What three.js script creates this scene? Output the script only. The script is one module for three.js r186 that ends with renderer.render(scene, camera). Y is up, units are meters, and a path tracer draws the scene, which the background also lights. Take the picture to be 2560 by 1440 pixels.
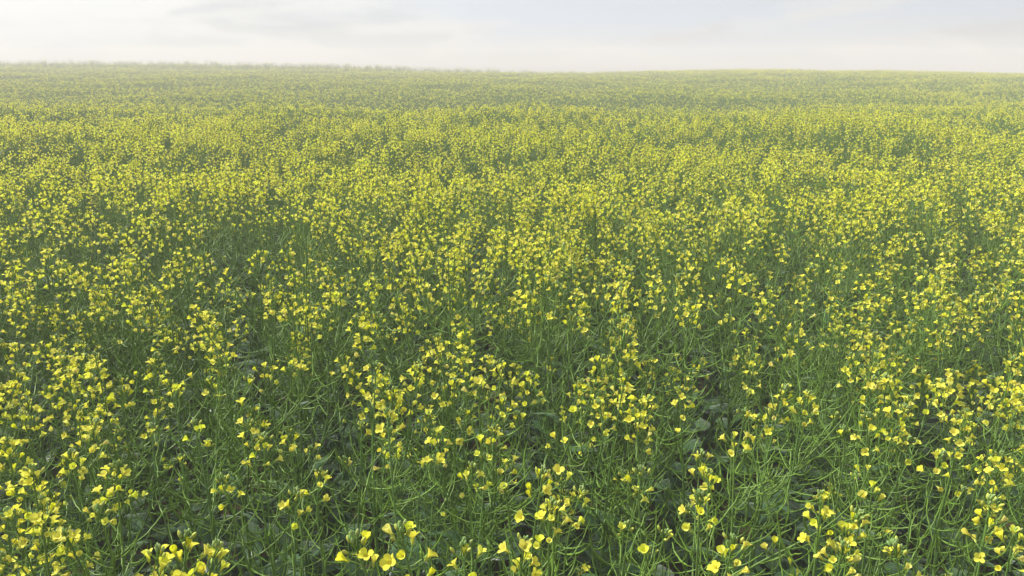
import * as THREE from 'three';

// ---------------------------------------------------------------- camera, sky, sun, exposure
const EYE = new THREE.Vector3(0, 1.62, 0);
const PITCH = THREE.MathUtils.degToRad(16.0);
const FOCAL = 1934;                                   // in pixels of the 2560 x 1440 photograph
const scene = new THREE.Scene();
const camera = new THREE.PerspectiveCamera(2 * Math.atan(720 / FOCAL) * 180 / Math.PI, 16 / 9, 0.05, 600);
camera.position.copy(EYE);
camera.rotation.set(-PITCH, 0, 0);
camera.updateMatrixWorld(true);

const renderer = new THREE.WebGLRenderer({ antialias: true });
renderer.toneMapping = THREE.LinearToneMapping;
renderer.toneMappingExposure = 1.55;
renderer.shadowMap.enabled = true;
renderer.shadowMap.type = THREE.PCFSoftShadowMap;

const SUN_AZ = THREE.MathUtils.degToRad(-58), SUN_EL = THREE.MathUtils.degToRad(41);   // ahead and to the left
const SUN = new THREE.Vector3(Math.sin(SUN_AZ) * Math.cos(SUN_EL), Math.sin(SUN_EL), -Math.cos(SUN_AZ) * Math.cos(SUN_EL));
const sun = new THREE.DirectionalLight(new THREE.Color(1.0, 0.965, 0.90), 4.7);
sun.position.copy(SUN).multiplyScalar(60);
sun.target.position.set(0, 0, -12);
sun.castShadow = true;
sun.shadow.radius = 5;
sun.shadow.mapSize.set(2048, 2048);
Object.assign(sun.shadow.camera, { left: -45, right: 45, top: 45, bottom: -45, near: 1, far: 160 });
scene.add(sun, sun.target);

// ---------------------------------------------------------------- seeded randomness and noise
function rng(seed) {
  let s = seed >>> 0;
  const f = () => { s = (s + 0x6d2b79f5) | 0; let t = Math.imul(s ^ (s >>> 15), 1 | s); t = (t + Math.imul(t ^ (t >>> 7), 61 | t)) ^ t; return ((t ^ (t >>> 14)) >>> 0) / 4294967296; };
  f.in = (a, b) => a + (b - a) * f();
  f.int = (a, b) => Math.floor(f.in(a, b + 1));
  return f;
}
function hash2(x, y, s) { let h = Math.imul(x, 374761393) + Math.imul(y, 668265263) + Math.imul(s, 974634541); h = Math.imul(h ^ (h >>> 13), 1274126177); return ((h ^ (h >>> 16)) >>> 0) / 4294967296; }
function vnoise(x, y, s = 0) {
  const ix = Math.floor(x), iy = Math.floor(y), fx = x - ix, fy = y - iy, u = fx * fx * (3 - 2 * fx), v = fy * fy * (3 - 2 * fy);
  const a = hash2(ix, iy, s), b = hash2(ix + 1, iy, s), c = hash2(ix, iy + 1, s), d = hash2(ix + 1, iy + 1, s);
  return a + (b - a) * u + (c - a) * v + (a - b - c + d) * u * v;
}
function fbm(x, y, s = 0, n = 4) { let t = 0, a = 0.5; for (let i = 0; i < n; i++) { t += a * vnoise(x, y, s + i); x = x * 2.03 + 7.1; y = y * 2.03 + 3.7; a *= 0.5; } return t / (1 - Math.pow(0.5, n)); }
const clamp = (x, a, b) => Math.min(b, Math.max(a, x));
const sstep = (a, b, x) => { const t = clamp((x - a) / (b - a), 0, 1); return t * t * (3 - 2 * t); };
const mix = (a, b, t) => a + (b - a) * t;

// ---------------------------------------------------------------- sky: thin bright cloud over pale blue, bright haze round the sun
{
  const W = 2048, H = 1024, data = new Float32Array(W * H * 4);
  for (let row = 0; row < H; row++) {
    const el = ((row + 0.5) / H - 0.5) * Math.PI, sy = Math.sin(el), ce = Math.cos(el), eld = el * 180 / Math.PI;
    for (let col = 0; col < W; col++) {
      const round = ((col + 0.5) / W - 0.5) * 2 * Math.PI, x = Math.cos(round) * ce, z = Math.sin(round) * ce;
      const cs = clamp(x * SUN.x + sy * SUN.y + z * SUN.z, -1, 1), ang = Math.acos(cs) * 180 / Math.PI;
      const glow = 2.6 * Math.exp(-Math.pow(ang / 16, 1.3)) + 0.62 * Math.exp(-Math.pow(ang / 58, 2));
      // cloud: soft banks lying flat near the horizon, a broken sheet overhead
      const azd = Math.atan2(x, -z) * 180 / Math.PI, k = 1 / (Math.max(sy, 0) + 0.10), u = x * k * 2.2, v = z * k * 2.2;
      const warp = fbm(azd / 7 + 3, eld / 1.5, 61, 3) - 0.5, low = sstep(14, 5, eld);
      const bank = fbm(azd / 10 + 20 + warp, eld / 1.7 + 0.7 * warp, 5, 5), sheet = fbm(u * 1.3 + 11.3, v * 1.3 + 4.1, 5, 5);
      let open = sstep(0.44, 0.62, mix(sheet, bank, low));
      const spot = (a, e, sa, se) => Math.exp(-Math.pow((azd - a + 1.5 * warp) / sa, 2) - Math.pow((eld - e - 0.5 * warp) / se, 2));
      open = clamp(open * 0.55 * sstep(-12, 0, azd) * sstep(150, 60, azd) + open * 0.25 + 0.75 * spot(4, 3.7, 7, 0.9) + 0.7 * spot(15, 3.6, 5, 0.7) + 0.8 * spot(31, 4.4, 8, 1.0), 0, 1);
      const thick = clamp(0.75 * spot(-15, 3.1, 2.4, 0.6) + 0.6 * spot(-19, 4.0, 2.0, 0.45) + 0.5 * spot(-7, 3.9, 2.0, 0.5) + 0.75 * sstep(0.46, 0.70, fbm(azd / 5 + 1.7 + 2 * warp, eld / 0.9 + 8.3, 21, 4)), 0, 1);
      const cl = 1 - open;
      const blue = [0.41, 0.445, 0.50], white = [0.485, 0.485, 0.487], grey = [0.36, 0.38, 0.40];
      const hz = Math.exp(-Math.max(eld, 0) / 1.6), haze = [0.42, 0.395, 0.378];
      for (let c = 0; c < 3; c++) {
        let s = mix(blue[c], mix(white[c], grey[c], thick), cl);
        s = mix(s, haze[c], 0.85 * hz);
        s *= 0.97 + glow * (c === 2 ? 0.9 : 1);
        data[(row * W + col) * 4 + c] = s;
      }
      data[(row * W + col) * 4 + 3] = 1;
    }
  }
  const sky = new THREE.DataTexture(data, W, H, THREE.RGBAFormat, THREE.FloatType);
  sky.mapping = THREE.EquirectangularReflectionMapping;
  sky.magFilter = THREE.LinearFilter; sky.minFilter = THREE.LinearFilter; sky.needsUpdate = true;
  scene.background = sky; scene.environment = sky;
}
scene.fog = new THREE.FogExp2(new THREE.Color(1, 0.975, 0.95), 0.0128);

// ---------------------------------------------------------------- terrain: a near rise, a hollow, a far bank up to a ridge
const RIDGE = [[-60, 0.66], [-36.4, 0.66], [-25, 0.65], [-12, 0.44], [-2, 0.20], [3.2, 0.15], [9, 0.27], [13.3, 0.36], [19.6, 0.28], [27.8, 0.08], [60, -0.3]];   // metres across, height of the ridge
function table(t, x) { let i = 1; while (i < t.length - 1 && x > t[i][0]) i++; const [x0, y0] = t[i - 1], [x1, y1] = t[i]; const u = clamp((x - x0) / (x1 - x0), 0, 1); return mix(y0, y1, u * u * (3 - 2 * u)); }
function groundY(x, z) {
  const d = -z;
  const near = 0.05 * sstep(4, 9.5, d) * Math.exp(-Math.pow(x / 6, 2));
  const ridgeD = 44 + 9 * sstep(3, -22, x) - 3.0 * sstep(3, 20, x);          // the ridge runs nearer on one side
  const ridgeH = table(RIDGE, x);
  const hollow = 0.12 * sstep(9, 13, d) * sstep(30, 15, d) + 0.24 * Math.exp(-Math.pow((x - 0.3) / 4.2, 2)) * Math.exp(-Math.pow((d - 12.8) / 2.2, 2));
  const rise = clamp((d - 10) / (ridgeD - 10), 0, 1);
  const past = Math.max(0, d - ridgeD);
  const beyond = past * past / (past + 6) * 0.035;
  return near * (1 - rise) + ridgeH * rise - hollow - beyond + 0.03 * (vnoise(x * 0.5, z * 0.5, 77) - 0.5);
}
function tex(size, paint, srgb) {
  const data = new Uint8Array(size * size * 4);
  for (let y = 0; y < size; y++) for (let x = 0; x < size; x++) { const c = paint(x / size, y / size); for (let k = 0; k < 3; k++) data[(y * size + x) * 4 + k] = clamp(c[k], 0, 1) * 255; data[(y * size + x) * 4 + 3] = 255; }
  const t = new THREE.DataTexture(data, size, size); t.wrapS = t.wrapT = THREE.RepeatWrapping; t.magFilter = THREE.LinearFilter; t.minFilter = THREE.LinearMipmapLinearFilter; t.generateMipmaps = true;
  if (srgb) t.colorSpace = THREE.SRGBColorSpace; t.needsUpdate = true; return t;
}
const tileNoise = (u, v, f, s) => { const x = u * f, y = v * f; const n = (i, j) => hash2(((i % f) + f) % f, ((j % f) + f) % f, s); const ix = Math.floor(x), iy = Math.floor(y), a = x - ix, b = y - iy, p = a * a * (3 - 2 * a), q = b * b * (3 - 2 * b); return mix(mix(n(ix, iy), n(ix + 1, iy), p), mix(n(ix, iy + 1), n(ix + 1, iy + 1), p), q); };
const tfbm = (u, v, f, s, n = 4) => { let t = 0, a = 0.5; for (let i = 0; i < n; i++) { t += a * tileNoise(u, v, f << i, s + i); a *= 0.5; } return t / (1 - Math.pow(0.5, n)); };

const soilMap = tex(256, (u, v) => { const n = tfbm(u, v, 8, 3, 5), m = tfbm(u, v, 4, 40, 3); return [0.27 + 0.16 * n, 0.22 + 0.14 * n + 0.03 * m, 0.16 + 0.10 * n]; }, true);
const soilBump = tex(256, (u, v) => { const n = tfbm(u, v, 16, 60, 4); return [n, n, n]; });
{
  const xs = [], zs = [];
  for (let i = -60; i <= 60; i++) xs.push(Math.sign(i) * (Math.abs(i) * 0.3 + Math.pow(Math.abs(i) / 60, 3) * 42));
  for (let j = 0; j <= 140; j++) { const d = -14 + j * 0.32 + Math.pow(j / 140, 5) * 40; zs.push(-d); }
  const pos = [], uv = [], ix = [];
  zs.forEach((z) => xs.forEach((x) => { pos.push(x, groundY(x, z), z); uv.push(x * 0.8, z * 0.8); }));
  const n = xs.length;
  for (let j = 0; j < zs.length - 1; j++) for (let i = 0; i < n - 1; i++) { const a = j * n + i; ix.push(a, a + 1, a + n, a + 1, a + n + 1, a + n); }
  const g = new THREE.BufferGeometry();
  g.setAttribute('position', new THREE.Float32BufferAttribute(pos, 3)); g.setAttribute('uv', new THREE.Float32BufferAttribute(uv, 2)); g.setIndex(ix); g.computeVertexNormals();
  const ground = new THREE.Mesh(g, new THREE.MeshStandardMaterial({ name: 'soil', map: soilMap, bumpMap: soilBump, bumpScale: 0.012, roughness: 0.95 }));
  ground.name = 'ground'; ground.receiveShadow = true; ground.castShadow = true;
  ground.userData = { kind: 'structure', label: 'dark soil of the rolling field under the crop' };
  scene.add(ground);
}

// ---------------------------------------------------------------- materials
const lin = (r, g, b) => new THREE.Color().setRGB(r, g, b);
const leafBump = tex(256, (u, v) => { const n = tfbm(u, v, 6, 90, 4), r = Math.abs(Math.sin(u * Math.PI * 18 + 3 * n)); return [0.6 * n + 0.25 * r, 0, 0].fill(0.6 * n + 0.25 * r); });
const leafMap = tex(128, (u, v) => { const n = tfbm(u, v, 4, 140, 4); return [0.80 + 0.2 * n, 0.82 + 0.18 * n, 0.78 + 0.22 * n]; }, true);
const MATS = [
  new THREE.MeshPhysicalMaterial({ name: 'stem', color: lin(0.094, 0.170, 0.034), roughness: 0.5, specularIntensity: 0.7, vertexColors: true }),
  new THREE.MeshPhysicalMaterial({ name: 'pod', color: lin(0.100, 0.190, 0.024), roughness: 0.46, specularIntensity: 0.7, vertexColors: true }),
  new THREE.MeshPhysicalMaterial({ name: 'petal', color: lin(0.82, 0.805, 0.058), roughness: 1, transmission: 0.42, thickness: 0, specularIntensity: 0.3, vertexColors: true }),
  new THREE.MeshPhysicalMaterial({ name: 'bud', color: lin(0.19, 0.27, 0.075), roughness: 0.55, specularIntensity: 0.7, vertexColors: true }),
  new THREE.MeshPhysicalMaterial({ name: 'leaf', color: lin(0.028, 0.084, 0.015), map: leafMap, bumpMap: leafBump, bumpScale: 0.003, roughness: 1, transmission: 0.22, thickness: 0, clearcoat: 0.16, clearcoatRoughness: 0.25, vertexColors: true }),
];
const STEM = 0, POD = 1, PETAL = 2, BUD = 3, LEAF = 4;

// ---------------------------------------------------------------- small mesh kit
const V = (x, y, z) => new THREE.Vector3(x, y, z);
class Kit {
  constructor() { this.p = []; this.c = []; this.t = []; this.ix = [[], [], [], [], []]; }
  get n() { return this.p.length / 3; }
  v(x, y, z, r = 1, g = r, b = r, u = 0, w = 0) { this.p.push(x, y, z); this.c.push(r, g, b); this.t.push(u, w); return this.p.length / 3 - 1; }
  tri(m, a, b, c) { this.ix[m].push(a, b, c); }
  quad(m, a, b, c, d) { this.ix[m].push(a, b, c, a, c, d); }
  add(o, M) {
    const base = this.n, e = M.elements, p = o.p;
    for (let i = 0; i < p.length; i += 3) { const x = p[i], y = p[i + 1], z = p[i + 2]; this.p.push(e[0] * x + e[4] * y + e[8] * z + e[12], e[1] * x + e[5] * y + e[9] * z + e[13], e[2] * x + e[6] * y + e[10] * z + e[14]); }
    for (const c of o.c) this.c.push(c);
    for (const t of o.t) this.t.push(t);
    for (let m = 0; m < 5; m++) for (const i of o.ix[m]) this.ix[m].push(i + base);
    return this;
  }
  tube(m, pts, rad, sides, tint = [1, 1, 1], close = true) {
    let side = V(1, 0, 0), prev = -1; const d = V(0, 0, 0), w = V(0, 0, 0);
    for (let i = 0; i < pts.length; i++) {
      d.subVectors(pts[Math.min(i + 1, pts.length - 1)], pts[Math.max(i - 1, 0)]).normalize();
      side.addScaledVector(d, -side.dot(d)); if (side.lengthSq() < 1e-8) side.set(0, 0, 1).addScaledVector(d, -d.z); side.normalize();
      w.crossVectors(d, side);
      const first = this.n, r = typeof rad === 'function' ? rad(i / (pts.length - 1)) : rad[i];
      for (let k = 0; k < sides; k++) { const a = k / sides * 2 * Math.PI, x = Math.cos(a) * r, y = Math.sin(a) * r, q = pts[i]; this.v(q.x + side.x * x + w.x * y, q.y + side.y * x + w.y * y, q.z + side.z * x + w.z * y, ...tint); }
      if (prev >= 0) for (let k = 0; k < sides; k++) { const k2 = (k + 1) % sides; this.quad(m, prev + k, prev + k2, first + k2, first + k); }
      prev = first;
    }
    if (close) for (let k = 2; k < sides; k++) this.tri(m, prev, prev + k - 1, prev + k);
  }
  geometry() {
    const g = new THREE.BufferGeometry(), index = []; let at = 0; const mats = [];
    g.setAttribute('position', new THREE.Float32BufferAttribute(this.p, 3)); g.setAttribute('color', new THREE.Float32BufferAttribute(this.c, 3)); g.setAttribute('uv', new THREE.Float32BufferAttribute(this.t, 2));
    this.ix.forEach((l, m) => { if (!l.length) return; for (const i of l) index.push(i); g.addGroup(at, l.length, mats.length); mats.push(MATS[m]); at += l.length; });
    g.setIndex(index); g.computeVertexNormals();
    this.made = [g, mats.length === 1 ? mats[0] : mats];
    if (mats.length === 1) g.clearGroups();
    return this.made;
  }
  mesh(name) { const [g, m] = this.made ?? this.geometry(); const o = new THREE.Mesh(g, m); o.name = name; o.castShadow = o.receiveShadow = true; return o; }
}
const frame = (P, A, phi, tilt, s = 1) => {
  const q = new THREE.Quaternion().setFromUnitVectors(V(0, 1, 0), A.clone().normalize());
  q.multiply(new THREE.Quaternion().setFromAxisAngle(V(0, 1, 0), phi)).multiply(new THREE.Quaternion().setFromAxisAngle(V(1, 0, 0), tilt));
  return new THREE.Matrix4().compose(P, q, V(s, s, s));
};

// ---------------------------------------------------------------- pieces of a plant, each in three finenesses (0 fine, 1 middle, 2 coarse)
function bend(len, turn, n, wob = 0, r = null) {          // a stalk that starts along +y and curves towards -z
  const pts = [V(0, 0, 0)]; let a = 0, y = 0, z = 0, x = 0;
  for (let i = 1; i <= n; i++) { a = turn * (i - 0.5) / n; y += Math.cos(a) * len / n; z -= Math.sin(a) * len / n; x += r ? r.in(-wob, wob) : 0; pts.push(V(x, y, z)); }
  return pts;
}
function petals(k, P, A, open, size, r, lod, tint) {
  const M = frame(P, A, r.in(0, 6.28), 0, size), f = new Kit();
  for (let i = 0; i < 4; i++) {
    const a = i * Math.PI / 2 + r.in(-0.22, 0.22), ca = Math.cos(a), sa = Math.sin(a), o = open + r.in(-0.16, 0.16), curl = r.in(0.1, 0.5), wide = r.in(0.88, 1.12), tw = r.in(-0.25, 0.25);
    const rows = lod === 0 ? [[0, 0.7], [0.0055, 1.3], [0.0075, 2.5], [0.0098, 3.4], [0.0120, 3.0], [0.0134, 1.5]] : lod === 1 ? [[0, 0.8], [0.0065, 2.0], [0.0100, 3.5], [0.0134, 2.0]] : [[0.001, 1.4], [0.0100, 3.8], [0.0134, 2.2]];
    let rr = 0.0007, yy = 0, last = 0, pa, pb, pc;
    rows.forEach(([s, hw], j) => {
      const ang = s < 0.0056 ? 0.12 : mix(0.12, o, sstep(0.0045, 0.0085, s)) + curl * sstep(0.009, 0.0134, s);
      rr += Math.sin(ang) * (s - last); yy += Math.cos(ang) * (s - last); last = s;
      const w = hw * 0.001 * wide, cup = s > 0.004 ? 0.0011 * (w / 0.0035) : 0, lift = -Math.sin(ang) * -cup, t = 0.9 + 0.1 * (j / rows.length);
      const put = (off, up) => { const rx = rr - Math.cos(ang) * up, y = yy + Math.sin(ang) * up + off * tw * 0.3; return f.v(ca * rx - sa * off, y, sa * rx + ca * off, tint[0] * t, tint[1] * t, tint[2] * t); };
      if (lod === 0) { const A1 = put(-w, cup), B1 = put(0, 0), C1 = put(w, cup); if (j) { f.quad(PETAL, pa, pb, B1, A1); f.quad(PETAL, pb, pc, C1, B1); } pa = A1; pb = B1; pc = C1; }
      else { const A1 = put(-w, cup), C1 = put(w, cup); if (j) f.quad(PETAL, pa, pc, C1, A1); pa = A1; pc = C1; }
    });
  }
  if (lod < 2) for (let i = 0; i < 4; i++) {               // sepals
    const a = i * Math.PI / 2 + 0.78, ca = Math.cos(a), sa = Math.sin(a), w = 0.0011;
    const q = [[0.0010, -0.0006, -w * 0.6], [0.0010, -0.0006, w * 0.6], [0.0021, 0.0030, w], [0.0021, 0.0030, -w], [0.0024, 0.0058, 0]].map(([R, y, o]) => f.v(ca * R - sa * o, y, sa * R + ca * o, 1.7, 1.5, 0.9));
    f.quad(BUD, q[0], q[1], q[2], q[3]); f.tri(BUD, q[3], q[2], q[4]);
  }
  if (lod === 0) for (let i = 0; i < 5; i++) {             // anthers and stigma
    const a = i * 1.2566, R = i ? 0.0014 : 0, h = i ? 0.0075 : 0.008, x = Math.cos(a) * R, z = Math.sin(a) * R, t = 0.0006;
    const b = [f.v(x - t, h - 0.0012, z, 0.95, 0.8, 0.8), f.v(x + t, h - 0.0012, z + t, 0.95, 0.8, 0.8), f.v(x, h - 0.0012, z - t, 0.95, 0.8, 0.8), f.v(x, h + 0.0008, z, 0.95, 0.8, 0.8)];
    f.tri(PETAL, b[0], b[1], b[3]); f.tri(PETAL, b[1], b[2], b[3]); f.tri(PETAL, b[2], b[0], b[3]);
  }
  k.add(f, M);
}
function makeFlower(seed, lod, open, size, faded) {
  const r = rng(seed * 7919 + 13), k = new Kit(), pts = bend(r.in(0.013, 0.021), r.in(0.1, 0.8), lod === 0 ? 4 : 2, 0.0006, r);
  k.tube(STEM, pts, (t) => 0.00055 + 0.0003 * t, 3, [1.2, 1.2, 0.9]);
  const e = pts[pts.length - 1], A = e.clone().sub(pts[pts.length - 2]).normalize();
  A.x += r.in(-0.25, 0.25);
  petals(k, e, A, open, size, r, lod, faded ? [r.in(0.93, 1.02), r.in(0.90, 0.98), r.in(1.8, 4)] : [r.in(0.95, 1.04), r.in(0.93, 1.06), r.in(0.6, 2.2)]);
  return k;
}
function makePod(seed, lod) {
  const r = rng(seed * 104729 + 7), k = new Kit(), len = r.in(0.060, 0.092), n = lod === 0 ? 10 : lod === 1 ? 5 : 4;
  const pts = bend(len, r.in(0.7, 1.75), n, 0.0014, r), w = r.in(0.00105, 0.0017), tone = r.in(0.85, 1.2);
  k.tube(POD, pts, (t) => t < 0.27 ? 0.00065 : t > 0.86 ? mix(w * 0.7, 0.0004, (t - 0.86) / 0.14) : w * (0.86 + 0.14 * Math.sin(t * 55 + seed)), lod === 0 ? 5 : 3, [tone * 1.05, tone, tone * 0.9]);
  return k;
}
function bud(k, M, len, w, sides, tint) {
  const f = new Kit(), rings = sides > 4 ? [[0, 0.25], [0.2, 0.8], [0.5, 1], [0.8, 0.72], [0.97, 0.2]] : [[0, 0.3], [0.45, 1], [0.97, 0.2]];
  f.tube(BUD, rings.map(([t]) => V(0, t * len, 0)), (t) => w * rings[Math.round(t * (rings.length - 1))][1], sides, tint);
  k.add(f, M);
}
function makeBuds(seed, lod) {
  const r = rng(seed * 15485863 + 3), k = new Kit(), n = lod === 0 ? r.int(13, 19) : lod === 1 ? 9 : 5;
  for (let i = 0; i < n; i++) {
    const t = i / n, phi = i * 2.399 + r.in(-0.3, 0.3), tilt = mix(0.95, 0.08, Math.sqrt(t)) + r.in(-0.1, 0.1), L = mix(0.013, 0.006, t) * r.in(0.85, 1.15), M = frame(V(0, -0.006 + 0.013 * t, 0), V(0, 1, 0), phi, tilt);
    const end = V(0, L, -0.002).applyMatrix4(M), base = V(0, 0, 0).applyMatrix4(M);
    if (lod < 2) k.tube(STEM, [base, end], () => 0.0006, 3, [1.2, 1.2, 0.9]);
    const big = mix(1.25, 0.75, t) * (lod === 2 ? 1.3 : 1), yl = i < 3 ? 1 : 0;
    bud(k, frame(end, end.clone().sub(base), 0, -0.3), 0.0062 * big, 0.00155 * big, lod === 0 ? 6 : 3, yl ? [1.9, 1.5, 0.8] : [r.in(0.85, 1.15), r.in(0.9, 1.15), r.in(0.9, 1.2)]);
  }
  return k;
}
function makeLeaf(seed, lod, large) {
  const r = rng(seed * 32452843 + 11), k = new Kit(), L = large ? r.in(0.10, 0.19) : r.in(0.05, 0.095), W = large ? L * r.in(0.38, 0.52) : L * r.in(0.18, 0.28), n = lod === 0 ? (large ? 10 : 6) : 4, ph = r.in(0, 6);
  const turn = r.in(-1.5, -0.5), fold = r.in(0.15, 0.5); let a = 0, y = 0, z = 0, prev = null;
  const tone = r.in(0.8, 1.25), ti = [tone, tone * r.in(0.95, 1.05), tone * r.in(0.9, 1.3)];
  for (let i = 0; i <= n; i++) {
    const t = i / n; if (i) { a = turn * t; y += Math.cos(a) * L / n; z -= Math.sin(a) * L / n; }
    let w = large ? W * 0.5 * (t < 0.22 ? 0.10 + 0.25 * Math.max(0, Math.sin(t * 60 + ph)) : Math.sin(Math.PI * Math.pow((t - 0.2) / 0.82, 0.8)) * (0.92 + 0.12 * Math.sin(t * 31 + ph))) : W * 0.5 * Math.sin(Math.PI * Math.pow(0.12 + 0.87 * t, 0.75));
    w = Math.max(w, 0.0006);
    const ny = Math.sin(a), nz = Math.cos(a);            // leaf normal in the y-z plane
    const row = [-1, -0.5, 0, 0.5, 1].filter((s) => lod === 0 || s !== 0.5 && s !== -0.5).map((s) => {
      const up = -fold * Math.abs(s) * w + (Math.abs(s) === 1 ? 0.12 * w * Math.sin(t * 23 + ph + s) : 0);
      return k.v(s * w, y - ny * -up, z - nz * up, ...ti, s * w * 6 + 0.5, t * L * 6);
    });
    if (prev) for (let j = 0; j < row.length - 1; j++) k.quad(LEAF, prev[j], prev[j + 1], row[j + 1], row[j]);
    prev = row;
  }
  return k;
}
const lods = (make) => [0, 1, 2].map((l) => make(l));
const FLOWERS = [], FADED = [], PODS = [], BUDS = [], BIGLEAF = [], SMALLLEAF = [];
for (let i = 0; i < 12; i++) FLOWERS.push(lods((l) => makeFlower(i + 1, l, [0.25, 0.42, 0.72, 0.34, 0.55, 0.92][i % 6], [0.88, 1.0, 0.94, 0.86, 1.05, 0.97][(i * 5) % 6], false)));
for (let i = 0; i < 6; i++) FADED.push(lods((l) => makeFlower(i + 51, l, [0.25, 0.4, 0.15, 0.55, 0.3, 0.7][i], 1.0, true)));
for (let i = 0; i < 10; i++) PODS.push(lods((l) => makePod(i + 1, l)));
for (let i = 0; i < 4; i++) BUDS.push(lods((l) => makeBuds(i + 1, l)));
for (let i = 0; i < 5; i++) BIGLEAF.push(lods((l) => makeLeaf(i + 1, l, true)));
for (let i = 0; i < 4; i++) SMALLLEAF.push(lods((l) => makeLeaf(i + 31, l, false)));

// ---------------------------------------------------------------- one plant as a plan: a stem, leaves and flowering branches, each branch with its flowers, buds and pods
function curve(a, dirA, b, dirB, n) {
  const L = a.distanceTo(b), c = new THREE.CubicBezierCurve3(a, a.clone().addScaledVector(dirA, L * 0.4), b.clone().addScaledVector(dirB, -L * 0.38), b);
  return c.getPoints(n);
}
function along(pts, fromEnd) {                                  // point and direction at a distance back from the end
  let d = fromEnd;
  for (let i = pts.length - 1; i > 0; i--) { const s = pts[i].distanceTo(pts[i - 1]); if (d <= s) return [pts[i].clone().lerp(pts[i - 1], d / s), pts[i].clone().sub(pts[i - 1]).normalize()]; d -= s; }
  return [pts[0].clone(), pts[1].clone().sub(pts[0]).normalize()];
}
// tips: [{ at: Vector3, bloom 0..1.5, pods 0..1.3, lean }], the first is the top of the main stem; positions relative to the foot
function planPlant(seed, tips, leafy = 1) {
  const r = rng(seed), plan = { leaves: [], racemes: [] }, top = tips[0].at;
  const lean = V(r.in(-0.16, 0.16), 1, r.in(-0.16, 0.16)).normalize();
  const main = curve(V(0, -0.03, 0), V(r.in(-0.12, 0.12), 1, r.in(-0.12, 0.12)).normalize(), top, lean, 18);
  plan.mainPath = main; plan.height = top.y;
  const tone = r.in(0.85, 1.15);
  plan.tone = [tone * r.in(0.95, 1.08), tone, tone * r.in(0.9, 1.35)];
  tips.forEach((tip, i) => {
    let path, rad;
    const L = tip.length ?? r.in(0.26, 0.42);
    if (i === 0) {
      const cut = Math.floor(18 * clamp(1 - L / top.y, 0.3, 0.8)); path = main.slice(cut); rad = (t) => mix(0.0027, 0.0011, t); plan.stemPath = main.slice(0, cut + 1);
    } else {
      const start = clamp((tip.at.y - r.in(0.22, 0.5)) / top.y, 0.3, 0.86), [P, T] = along(main, (1 - start) * top.y);
      const out = tip.at.clone().sub(P); out.y = 0; const away = out.clone().normalize();
      const d0 = T.clone().multiplyScalar(0.75).addScaledVector(away, 0.65).normalize(), d1 = V(0, 1, 0).addScaledVector(away, tip.lean ?? r.in(0.0, 0.5)).addScaledVector(V(r.in(-1, 1), 0, r.in(-1, 1)), 0.15).normalize();
      path = curve(P, d0, tip.at, d1, 12); rad = (t) => mix(0.0021, 0.0010, t);
      if (r() < 0.8 * leafy) plan.leaves.push({ from: SMALLLEAF[r.int(0, 3)], m: frame(P, V(0, 1, 0), Math.atan2(away.x, away.z) + r.in(-0.5, 0.5), r.in(0.5, 1.1), r.in(0.8, 1.3)) });
    }
    const R = { path, rad, flowers: [], pods: [], buds: null };
    let total = 0; for (let j = 1; j < path.length; j++) total += path[j].distanceTo(path[j - 1]);
    const reach = Math.min(L, total * 0.95), bloom = tip.bloom;
    let phi = r.in(0, 6.28), s = 0.010;
    const [P0, T0] = along(path, 0);
    if (tip.buds !== 0) R.buds = { from: BUDS[r.int(0, 3)], m: frame(P0, T0, r.in(0, 6.28), 0, r.in(0.85, 1.2) * (tip.buds ?? 1)) };
    const nf = Math.round(bloom * r.in(9.5, 14));
    for (let j = 0; j < nf; j++) {
      s += r.in(0.0022, 0.0052) * (1 + 0.8 * j / Math.max(nf, 1)); phi += 2.399 + r.in(-0.4, 0.4);
      const [P, T] = along(path, Math.min(s, reach)), old = j / Math.max(nf, 4), faded = r() < old * old * 0.5 + 0.03;
      R.flowers.push({ from: faded ? FADED[r.int(0, 5)] : FLOWERS[r.int(0, 11)], m: frame(P, T, phi, mix(0.55, 1.45, Math.pow(old, 0.6)) + r.in(-0.15, 0.15), r.in(0.86, 1.12) * (tip.size ?? 1)) });
    }
    s += 0.006;
    while (s < reach) {
      phi += 2.399 + r.in(-0.5, 0.5); const young = sstep(0.0, 0.10, s - 0.07 * bloom);
      if (r() < tip.pods) { const [P, T] = along(path, s); R.pods.push({ from: PODS[r.int(0, 9)], m: frame(P, T, phi, r.in(1.15, 1.85), mix(0.35, 1.0, young) * r.in(0.85, 1.15)) }); }
      s += r.in(0.008, 0.015);
    }
    plan.racemes.push(R);
  });
  const nl = Math.round(r.in(12, 15) * leafy);
  for (let i = 0; i < nl; i++) {
    const h = mix(0.15, 0.68, i / nl) * r.in(0.9, 1.08), [P] = along(main, (1 - h) * top.y);
    plan.leaves.push({ from: BIGLEAF[r.int(0, 4)], m: frame(P, V(0, 1, 0), i * 2.4 + r.in(-0.5, 0.5), r.in(0.6, 1.2), r.in(0.8, 1.15) * mix(1.15, 0.6, i / nl)) });
  }
  return plan;
}
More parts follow.
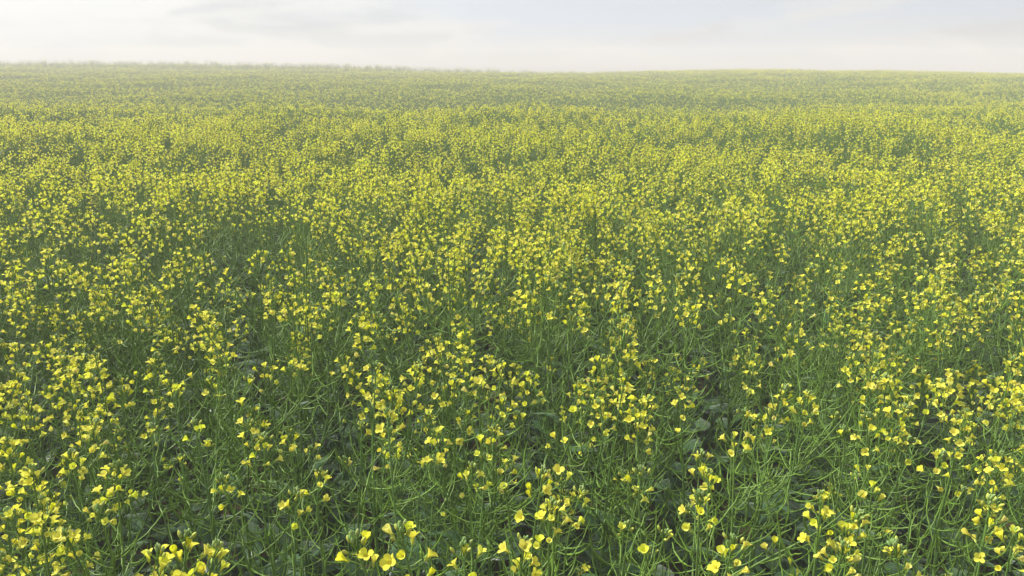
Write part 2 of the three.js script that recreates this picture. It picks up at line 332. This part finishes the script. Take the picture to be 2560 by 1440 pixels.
function randomTips(r, h, kind) {
  const B = { bloom: [0.7, 1.3], mixed: [0.35, 1.0], pods: [0.0, 0.35] }[kind], n = r.int(6, 8), out = [];
  const tip = (x, y, z) => ({ at: V(x, y, z), bloom: r.in(...B), pods: r.in(0.6, 1.0), buds: kind === 'pods' && r() < 0.5 ? 0 : r.in(0.7, 1.1) });
  out.push(tip(r.in(-0.06, 0.06), h, r.in(-0.06, 0.06)));
  for (let i = 0; i < n; i++) { const a = i * 2.399 + r.in(-0.5, 0.5), d = r.in(0.06, 0.20), low = 0.26 * Math.pow(r(), 1.6), t = tip(Math.cos(a) * d, h - low, Math.sin(a) * d); if (i % 3 === 2) { t.bloom *= 0.25; if (r() < 0.5) t.buds = 0; } out.push(t); }
  return out;
}
// as one merged mesh (for the mass) or as a Group with parts
function mergedKit(plan, lod) {
  const k = new Kit(), sides = lod === 2 ? 3 : 4, thin = (p, n) => p.filter((_, i) => i % n === 0 || i === p.length - 1);
  k.tube(STEM, thin(plan.stemPath, lod + 1), (t) => mix(0.0055, 0.0028, t), sides, plan.tone);
  for (const l of plan.leaves) k.add(l.from[lod], l.m);
  for (const R of plan.racemes) {
    k.tube(STEM, thin(R.path, lod + 1), R.rad, sides, plan.tone);
    if (R.buds) k.add(R.buds.from[lod], R.buds.m);
    for (const f of R.flowers) k.add(f.from[lod], f.m);
    for (const p of R.pods) k.add(p.from[lod], p.m);
  }
  return k;
}
function put(o, m, parent) { o.matrix.copy(m); o.matrix.decompose(o.position, o.quaternion, o.scale); parent.add(o); return o; }
const EYE4 = new THREE.Matrix4();
function plantGroup(plan, level) {                       // level 0: every flower and pod a mesh; 1: every flower a mesh, pods of a branch together; 2: a mesh per cluster
  const g = new THREE.Group(), lod = level === 2 ? 1 : 0;
  const stem = new Kit(); stem.tube(STEM, plan.stemPath, (t) => mix(0.0055, 0.0028, t), level === 2 ? 4 : 6, plan.tone); g.add(stem.mesh('stem'));
  for (const l of plan.leaves) put(l.from[lod].mesh('leaf'), l.m, g);
  const joined = (list, name, parent) => { if (!list.length) return; if (list.length < 4) { for (const i of list) put(i.from[lod].mesh(name.replace('_cluster', '')), i.m, parent); return; } const k = new Kit(); for (const i of list) k.add(i.from[lod], i.m); const o = k.mesh(name); o.userData = { kind: 'stuff' }; parent.add(o); };
  for (const R of plan.racemes) {
    const s = new Kit(); s.tube(STEM, R.path, R.rad, level === 2 ? 3 : 5, plan.tone);
    const branch = s.mesh('branch'); g.add(branch);
    if (R.buds) put(R.buds.from[lod].mesh('bud_cluster'), R.buds.m, branch).userData = { kind: 'stuff' };
    if (level < 2) for (const f of R.flowers) put(f.from[lod].mesh('flower'), f.m, branch); else joined(R.flowers, 'flower_cluster', branch);
    if (level < 1) for (const p of R.pods) put(p.from[lod].mesh('pod'), p.m, branch); else joined(R.pods, 'pod_cluster', branch);
  }
  return g;
}
let serial = 0;
function enter(g, label, group) {
  g.name = serial ? 'rapeseed_plant_' + String(serial).padStart(3, '0') : 'rapeseed_plant'; serial++;
  g.userData = { label, category: 'plant' }; if (group) g.userData.group = group;
  scene.add(g); return g;
}

// ---------------------------------------------------------------- the plants that stand out in the front, placed where the photograph shows them
// a point at a pixel of the 2560 x 1440 picture, as high above the ground as said
function at(px, py, h) {
  const d = V((px - 1280) / FOCAL, -(py - 720) / FOCAL, -1).applyEuler(camera.rotation);
  return EYE.clone().addScaledVector(d, (h - EYE.y) / d.y);
}
// [label, [[px, py, height, bloom, pods], ...]]
const HEROES = [
  ['large yellow flower cluster cut by the lower picture edge left of centre', [[465, 1365, 1.22, 1.4, 0.9], [535, 1390, 1.20, 1.1, 0.9], [395, 1400, 1.21, 0.8, 0.8]]],
  ['plant with fat pale buds and few wide flowers at the lower edge', [[1005, 1340, 1.23, 0.7, 0.4], [890, 1370, 1.22, 0.6, 0.5], [1160, 1385, 1.15, 0.35, 0.5]]],
  ['plant with three stacked flower heads in the middle of the front row', [[1355, 1195, 1.14, 1.0, 0.7], [1378, 1275, 1.12, 0.9, 0.7], [1310, 1370, 1.15, 1.0, 0.6], [1447, 1245, 1.09, 0.6, 0.8]]],
  ['plant with bare bud cones above small flowers right of the middle front', [[1750, 1255, 1.13, 0.7, 0.8], [1752, 1150, 1.07, 0.6, 0.8], [1830, 1370, 1.13, 0.8, 0.7]]],
  ['short pod-bearing plant between the two bud-topped front plants', [[1590, 1240, 1.03, 0.12, 1.1], [1660, 1345, 1.04, 0.08, 1.2], [1560, 1330, 1.03, 0.1, 1.2]]],
  ['plant with two wide flower heads at the lower right', [[2052, 1255, 1.13, 1.3, 0.8], [2140, 1305, 1.12, 1.2, 0.8], [2105, 1380, 1.12, 0.5, 1.0]]],
  ['tall plant with long column of flowers near the lower right corner', [[2412, 1045, 1.10, 1.5, 0.9], [2500, 1150, 1.08, 1.2, 0.9], [2350, 1150, 1.05, 0.7, 1.1]]],
  ['plant with loose flowers cut by the lower right corner', [[2475, 1270, 1.10, 1.1, 0.8], [2535, 1345, 1.11, 0.8, 0.8], [2240, 1385, 1.10, 0.5, 0.9]]],
  ['plant with many open flowers by the lower left corner', [[82, 1190, 1.11, 0.9, 0.7], [105, 1265, 1.11, 0.75, 0.7], [30, 1300, 1.10, 0.4, 0.8]]],
  ['plant with small flat-topped flower cluster over arching pods lower left', [[290, 1180, 1.12, 0.8, 1.2], [180, 1150, 1.06, 0.4, 1.2], [250, 1290, 1.08, 0.2, 1.1]]],
  ['sparse plant with a few single flowers over long arched pods, left front', [[488, 1070, 1.09, 0.45, 1.3], [520, 1120, 1.04, 0.1, 1.3], [380, 1080, 1.04, 0.05, 1.3], [455, 1155, 1.0, 0.05, 1.3]]],
  ['plant with paired flower heads left of the middle, behind arched pods', [[625, 1070, 1.09, 0.8, 1.0], [660, 1110, 1.06, 0.5, 1.0], [560, 1210, 1.06, 0.6, 1.1]]],
  ['plant with a dense flower head by the left edge, second row', [[118, 985, 1.10, 1.1, 0.9], [60, 1050, 1.07, 0.6, 1.0], [200, 1035, 1.05, 0.9, 1.0]]],
  ['plant with a broad flower head over dark leaves, left of the second row', [[240, 900, 1.10, 1.2, 0.9], [300, 960, 1.06, 1.0, 0.9], [390, 905, 1.11, 1.1, 0.9]]],
  ['plant with the brightest double flower head in the second row', [[940, 925, 1.12, 1.5, 0.9], [1045, 935, 1.12, 1.3, 0.9], [985, 990, 1.07, 0.9, 1.0]]],
  ['plant with a leaning grey-green stem lined with pods, middle front', [[905, 1075, 1.06, 0.15, 1.3], [860, 1160, 1.0, 0.1, 1.3], [975, 1090, 1.06, 0.6, 1.0]]],
  ['plant with drooping pale flowers right of the middle, second row', [[1560, 955, 1.10, 1.3, 0.9], [1620, 1010, 1.07, 1.2, 0.9], [1500, 1020, 1.05, 0.8, 1.0]]],
  ['plant with comb-like upright pods right of the middle', [[1700, 985, 1.08, 0.7, 1.2], [1860, 1040, 1.08, 0.05, 1.4], [1895, 1060, 1.05, 0.05, 1.4]]],
  ['plant with a bushy flower head on the right, second row', [[2185, 850, 1.12, 1.5, 0.9], [2240, 900, 1.09, 1.2, 0.9], [2130, 900, 1.08, 1.0, 0.9]]],
  ['plant with flower pairs on bent stalks on the right', [[2170, 1055, 1.09, 0.8, 1.2], [2255, 1030, 1.08, 0.9, 1.1], [2110, 1090, 1.04, 0.1, 1.3]]],
  ['plant with a string of small flowers, right of the bushy head', [[1960, 985, 1.09, 1.2, 0.9], [2020, 995, 1.08, 0.8, 1.1], [1925, 1040, 1.05, 0.6, 1.1]]],
  ['plant with upright flower heads by the right edge', [[2530, 910, 1.11, 1.4, 0.9], [2480, 960, 1.08, 1.2, 0.9], [2550, 1000, 1.06, 1.0, 0.9]]],
  ['plant with one thick curved stalk of pods near the left front tangle', [[440, 985, 1.07, 0.3, 1.4], [550, 1000, 1.06, 0.05, 1.4], [620, 960, 1.05, 0.05, 1.3]]],
  ['plant with little bud heads and thin pods below the middle', [[1235, 1080, 1.07, 0.6, 1.2], [1180, 1180, 1.06, 0.7, 1.1], [1090, 1090, 1.06, 0.7, 1.1]]],
  ['plant with three yellow heads left of the front middle, over glossy leaves', [[740, 1250, 1.03, 0.5, 1.1], [720, 1090, 1.05, 0.4, 1.2], [800, 1190, 1.05, 0.6, 1.2]]],
];
const heroFeet = [];
HEROES.forEach(([label, list], i) => {
  const r = rng(500 + i), tips = list.map(([px, py, h, bloom, pods]) => ({ at: at(px, py, h), bloom, pods, buds: 1, lean: 0.25, size: 0.9 }));
  const mid = tips.reduce((s, t) => s.add(t.at), V(0, 0, 0)).multiplyScalar(1 / tips.length), foot = tips[0].at.clone().lerp(mid, 0.4);
  foot.x += r.in(-0.05, 0.05); foot.z += r.in(-0.06, 0.02); foot.y = groundY(foot.x, foot.z);
  heroFeet.push(foot);
  for (const t of tips) t.at.sub(foot);
  const g = plantGroup(planPlant(900 + i, tips), 0);
  g.position.copy(foot);
  enter(g, label);
});

// ---------------------------------------------------------------- the rest of the crop: every place a plant stands
const px = (p) => { const q = p.clone().applyMatrix4(camera.matrixWorldInverse); return q.z > -0.05 ? null : [1280 + FOCAL * q.x / -q.z, 720 - FOCAL * q.y / -q.z, -q.z]; };
// where the crop carries fewer flowers and more pods
const GREEN = [[620, 560, 170, 60, 0.8], [540, 860, 190, 80, 0.9], [450, 990, 200, 110, 1], [1300, 1120, 150, 70, 0.7], [1420, 1000, 90, 90, 0.6], [2070, 620, 130, 90, 0.7], [2380, 590, 110, 90, 0.8], [1880, 1080, 110, 100, 0.7], [2010, 900, 110, 80, 0.4], [1300, 235, 500, 35, 0.8], [620, 1200, 250, 60, 0.5], [1240, 930, 80, 100, 0.4], [820, 760, 90, 60, 0.5], [150, 1110, 160, 60, 0.5]];
const GOLD = [[1230, 720, 250, 90, 0.5], [880, 690, 110, 60, 0.6], [110, 780, 170, 60, 0.6], [1640, 800, 150, 80, 0.5], [200, 920, 250, 60, 0.4], [2400, 760, 150, 60, 0.4], [1200, 400, 1300, 130, 0.35], [1550, 950, 130, 80, 0.4]];
const SPOTS = [], r0 = rng(20240), cell = 0.19;
for (let zi = 0; zi < 350; zi++) for (let xi = -300; xi <= 300; xi++) {
  const x = (xi + r0.in(-0.45, 0.45)) * cell, z = -(0.58 + (zi + r0.in(-0.45, 0.45)) * cell), keep = r0(), hj = r0(), turn = r0() * 6.283, pick = r0(), tone = r0(), tone2 = r0();
  if (Math.abs(x) > 0.85 + -z * 0.80) continue;
  if (-z > 60 || (-z > 20 && keep > 0.78) || (-z > 32 && keep > 0.6)) continue;
  if (-z < 1.9 && heroFeet.some((f) => Math.hypot(f.x - x, f.z - z) < 0.085)) continue;
  const y = groundY(x, z);
  let h = 1.10 + 0.10 * (fbm(x * 0.7, z * 0.7, 300, 3) - 0.5) * 2 + 0.09 * (hj - 0.5);
  const top = V(x, y + h, z), q = px(top), d = Math.hypot(x, z);
  if (q && q[1] > 1500) h -= 0.05;
  if (d < 0.85 || (d < 1.25 && keep > 0.72)) continue;
  if (-z > 40 && x < 6 && hj > 0.90) h += 0.06 + 0.24 * pick * sstep(6, -8, x);      // stalks that overtop the crop on the far ridge
  if (-z < 1.7) h -= 0.05;
  if (d < 0.95) h -= 0.10;
  let bloom = 0.56 - 0.08 * sstep(2.5, 5, -z) + 0.95 * (fbm(x * 1.1 + 40, z * 1.1, 410, 3) - 0.5) * 2;
  bloom -= (0.88 + 0.10 * sstep(2, -8, x)) * sstep(5.5, 14, -z) * (1 - 0.5 * sstep(3, 12, x)) * (1 - 0.7 * sstep(3, 10, x) * sstep(34, 40, -z));
  if (q) { for (const [gx, gy, sx, sy, a] of GREEN) bloom -= a * 0.6 * Math.exp(-Math.pow((q[0] - gx) / sx, 2) - Math.pow((q[1] - gy) / sy, 2)); for (const [gx, gy, sx, sy, a] of GOLD) bloom += a * 0.6 * Math.exp(-Math.pow((q[0] - gx) / sx, 2) - Math.pow((q[1] - gy) / sy, 2)); }
  const kind = bloom + 0.5 * (pick - 0.5) > 0.62 ? 'bloom' : bloom + 0.5 * (pick - 0.5) > 0.33 ? 'mixed' : 'pods';
  SPOTS.push({ x, y, z, h, turn, kind, pick, tone, tone2, d, shown: !!q && q[0] > -60 && q[0] < 2620 && q[1] > 150 && q[1] < 1560 });
}
SPOTS.sort((a, b) => a.d - b.d);
const H0 = 1.12, KINDS = ['bloom', 'mixed', 'pods'], NVAR = { bloom: 7, mixed: 6, pods: 4 };
const plans = {};
for (const k of KINDS) plans[k] = Array.from({ length: NVAR[k] }, (_, i) => { const r = rng(3000 + i * 17 + KINDS.indexOf(k) * 999); return planPlant(7000 + i + KINDS.indexOf(k) * 100, randomTips(r, H0, k)); });
const protos = {};
const LOOK = { bloom: 'full-flowered rapeseed plant', mixed: 'half-podded rapeseed plant with flowers', pods: 'rapeseed plant mostly in green pod' };
const TENTHS = ['by the left edge', 'one tenth across', 'two tenths across', 'three tenths across', 'four tenths across', 'halfway across', 'six tenths across', 'seven tenths across', 'eight tenths across', 'nine tenths across', 'by the right edge'];
const HEIGHTS = [[1440, 'cut by the lower edge'], [1240, 'in the lowest row'], [1060, 'low in the picture'], [920, 'below the middle'], [830, 'just below mid height'], [760, 'a hair below mid height'], [690, 'at mid height'], [640, 'a hair above mid height'], [590, 'just above mid height'], [560, 'above the middle'], [530, 'well above the middle'], [500, 'far above the middle'], [0, 'high above the middle']];
const GROUPS = { bloom: 'fully flowering rapeseed plants of the near crop', mixed: 'half podded rapeseed plants of the near crop', pods: 'mostly podded rapeseed plants of the near crop' };
// each single plant's label says its look and where its top shows; plants of one look that stand together are told apart from near to far
const SINGLES = SPOTS.filter((s) => s.shown).slice(0, 300 - HEROES.length), cells = {};
for (const s of SINGLES) {
  const q = px(V(s.x, s.y + s.h, s.z)), where = TENTHS[clamp(Math.round(q[0] / 256), 0, 10)] + ', ' + HEIGHTS.find(([y]) => q[1] > y)[1];
  (cells[LOOK[s.kind] + '|' + where] ??= []).push(s);
}
const ORDER = { 1: [''], 2: ['nearer ', 'farther '], 3: ['nearest ', 'middle ', 'farthest '] };
for (const [key, list] of Object.entries(cells)) {
  const [look, where] = key.split('|');
  list.sort((a, b) => a.d - b.d).forEach((s, i) => { s.label = (ORDER[list.length]?.[i] ?? (['nearest ', 'second nearest ', 'third nearest ', 'fourth nearest ', 'fifth nearest ', 'sixth nearest ', 'seventh nearest ', 'eighth nearest ', 'ninth nearest ', 'tenth nearest ', 'eleventh nearest ', 'twelfth nearest ', 'thirteenth nearest ', 'fourteenth nearest '][i] ?? 'farthest ')) + look + ', ' + where; });
}
const mass = []; let alone = HEROES.length;
for (const s of SPOTS) {
  if (s.shown && alone < 300) {
    const level = alone < 70 ? 0 : alone < 150 ? 1 : 2, v = Math.floor(s.pick * 997) % NVAR[s.kind], key = s.kind + v + level;
    const g = protos[key] ? protos[key].clone() : (protos[key] = plantGroup(plans[s.kind][v], level));
    g.position.set(s.x, s.y, s.z); g.rotation.set((s.tone - 0.5) * 0.2, s.turn, (s.tone2 - 0.5) * 0.2); const k = s.h / H0; g.scale.set(mix(1, k, 0.3), k, mix(1, k, 0.3));
    enter(g, s.label, GROUPS[s.kind]); alone++;
  } else mass.push(s);
}
// the mass of the crop beyond
{
  const crop = new THREE.Group(); crop.name = 'rapeseed_crop';
  crop.userData = { kind: 'stuff', label: 'yellow and green rapeseed crop filling the field to the ridge', category: 'crop' };
  const lists = {};
  for (const s of mass) { const v = Math.floor(s.pick * 997) % NVAR[s.kind], lod = s.d < 8 ? 1 : 2; (lists[s.kind + '|' + v + '|' + lod] ??= []).push(s); }
  const M = new THREE.Matrix4(), Q = new THREE.Quaternion(), E = new THREE.Euler(), C = new THREE.Color();
  for (const key of Object.keys(lists)) {
    const [kind, v, lod] = key.split('|'), list = lists[key], [g, m] = mergedKit(plans[kind][+v], +lod).geometry(), im = new THREE.InstancedMesh(g, m, list.length);
    im.name = 'plant_mass'; im.userData = { kind: 'stuff' }; im.castShadow = im.receiveShadow = true;
    list.forEach((s, i) => {
      const k = s.h / H0; E.set((s.tone - 0.5) * 0.16, s.turn, (s.tone2 - 0.5) * 0.16); Q.setFromEuler(E);
      M.compose(V(s.x, s.y, s.z), Q, V(mix(1, k, 0.3), k, mix(1, k, 0.3))); im.setMatrixAt(i, M);
      const t = 0.9 + 0.2 * s.tone; im.setColorAt(i, C.setRGB(t * (0.97 + 0.06 * s.tone2), t, t * (0.9 + 0.2 * s.tone2)));
    });
    crop.add(im);
  }
  scene.add(crop);
}
console.log('single plants', alone, 'in the mass', mass.length);
renderer.render(scene, camera);
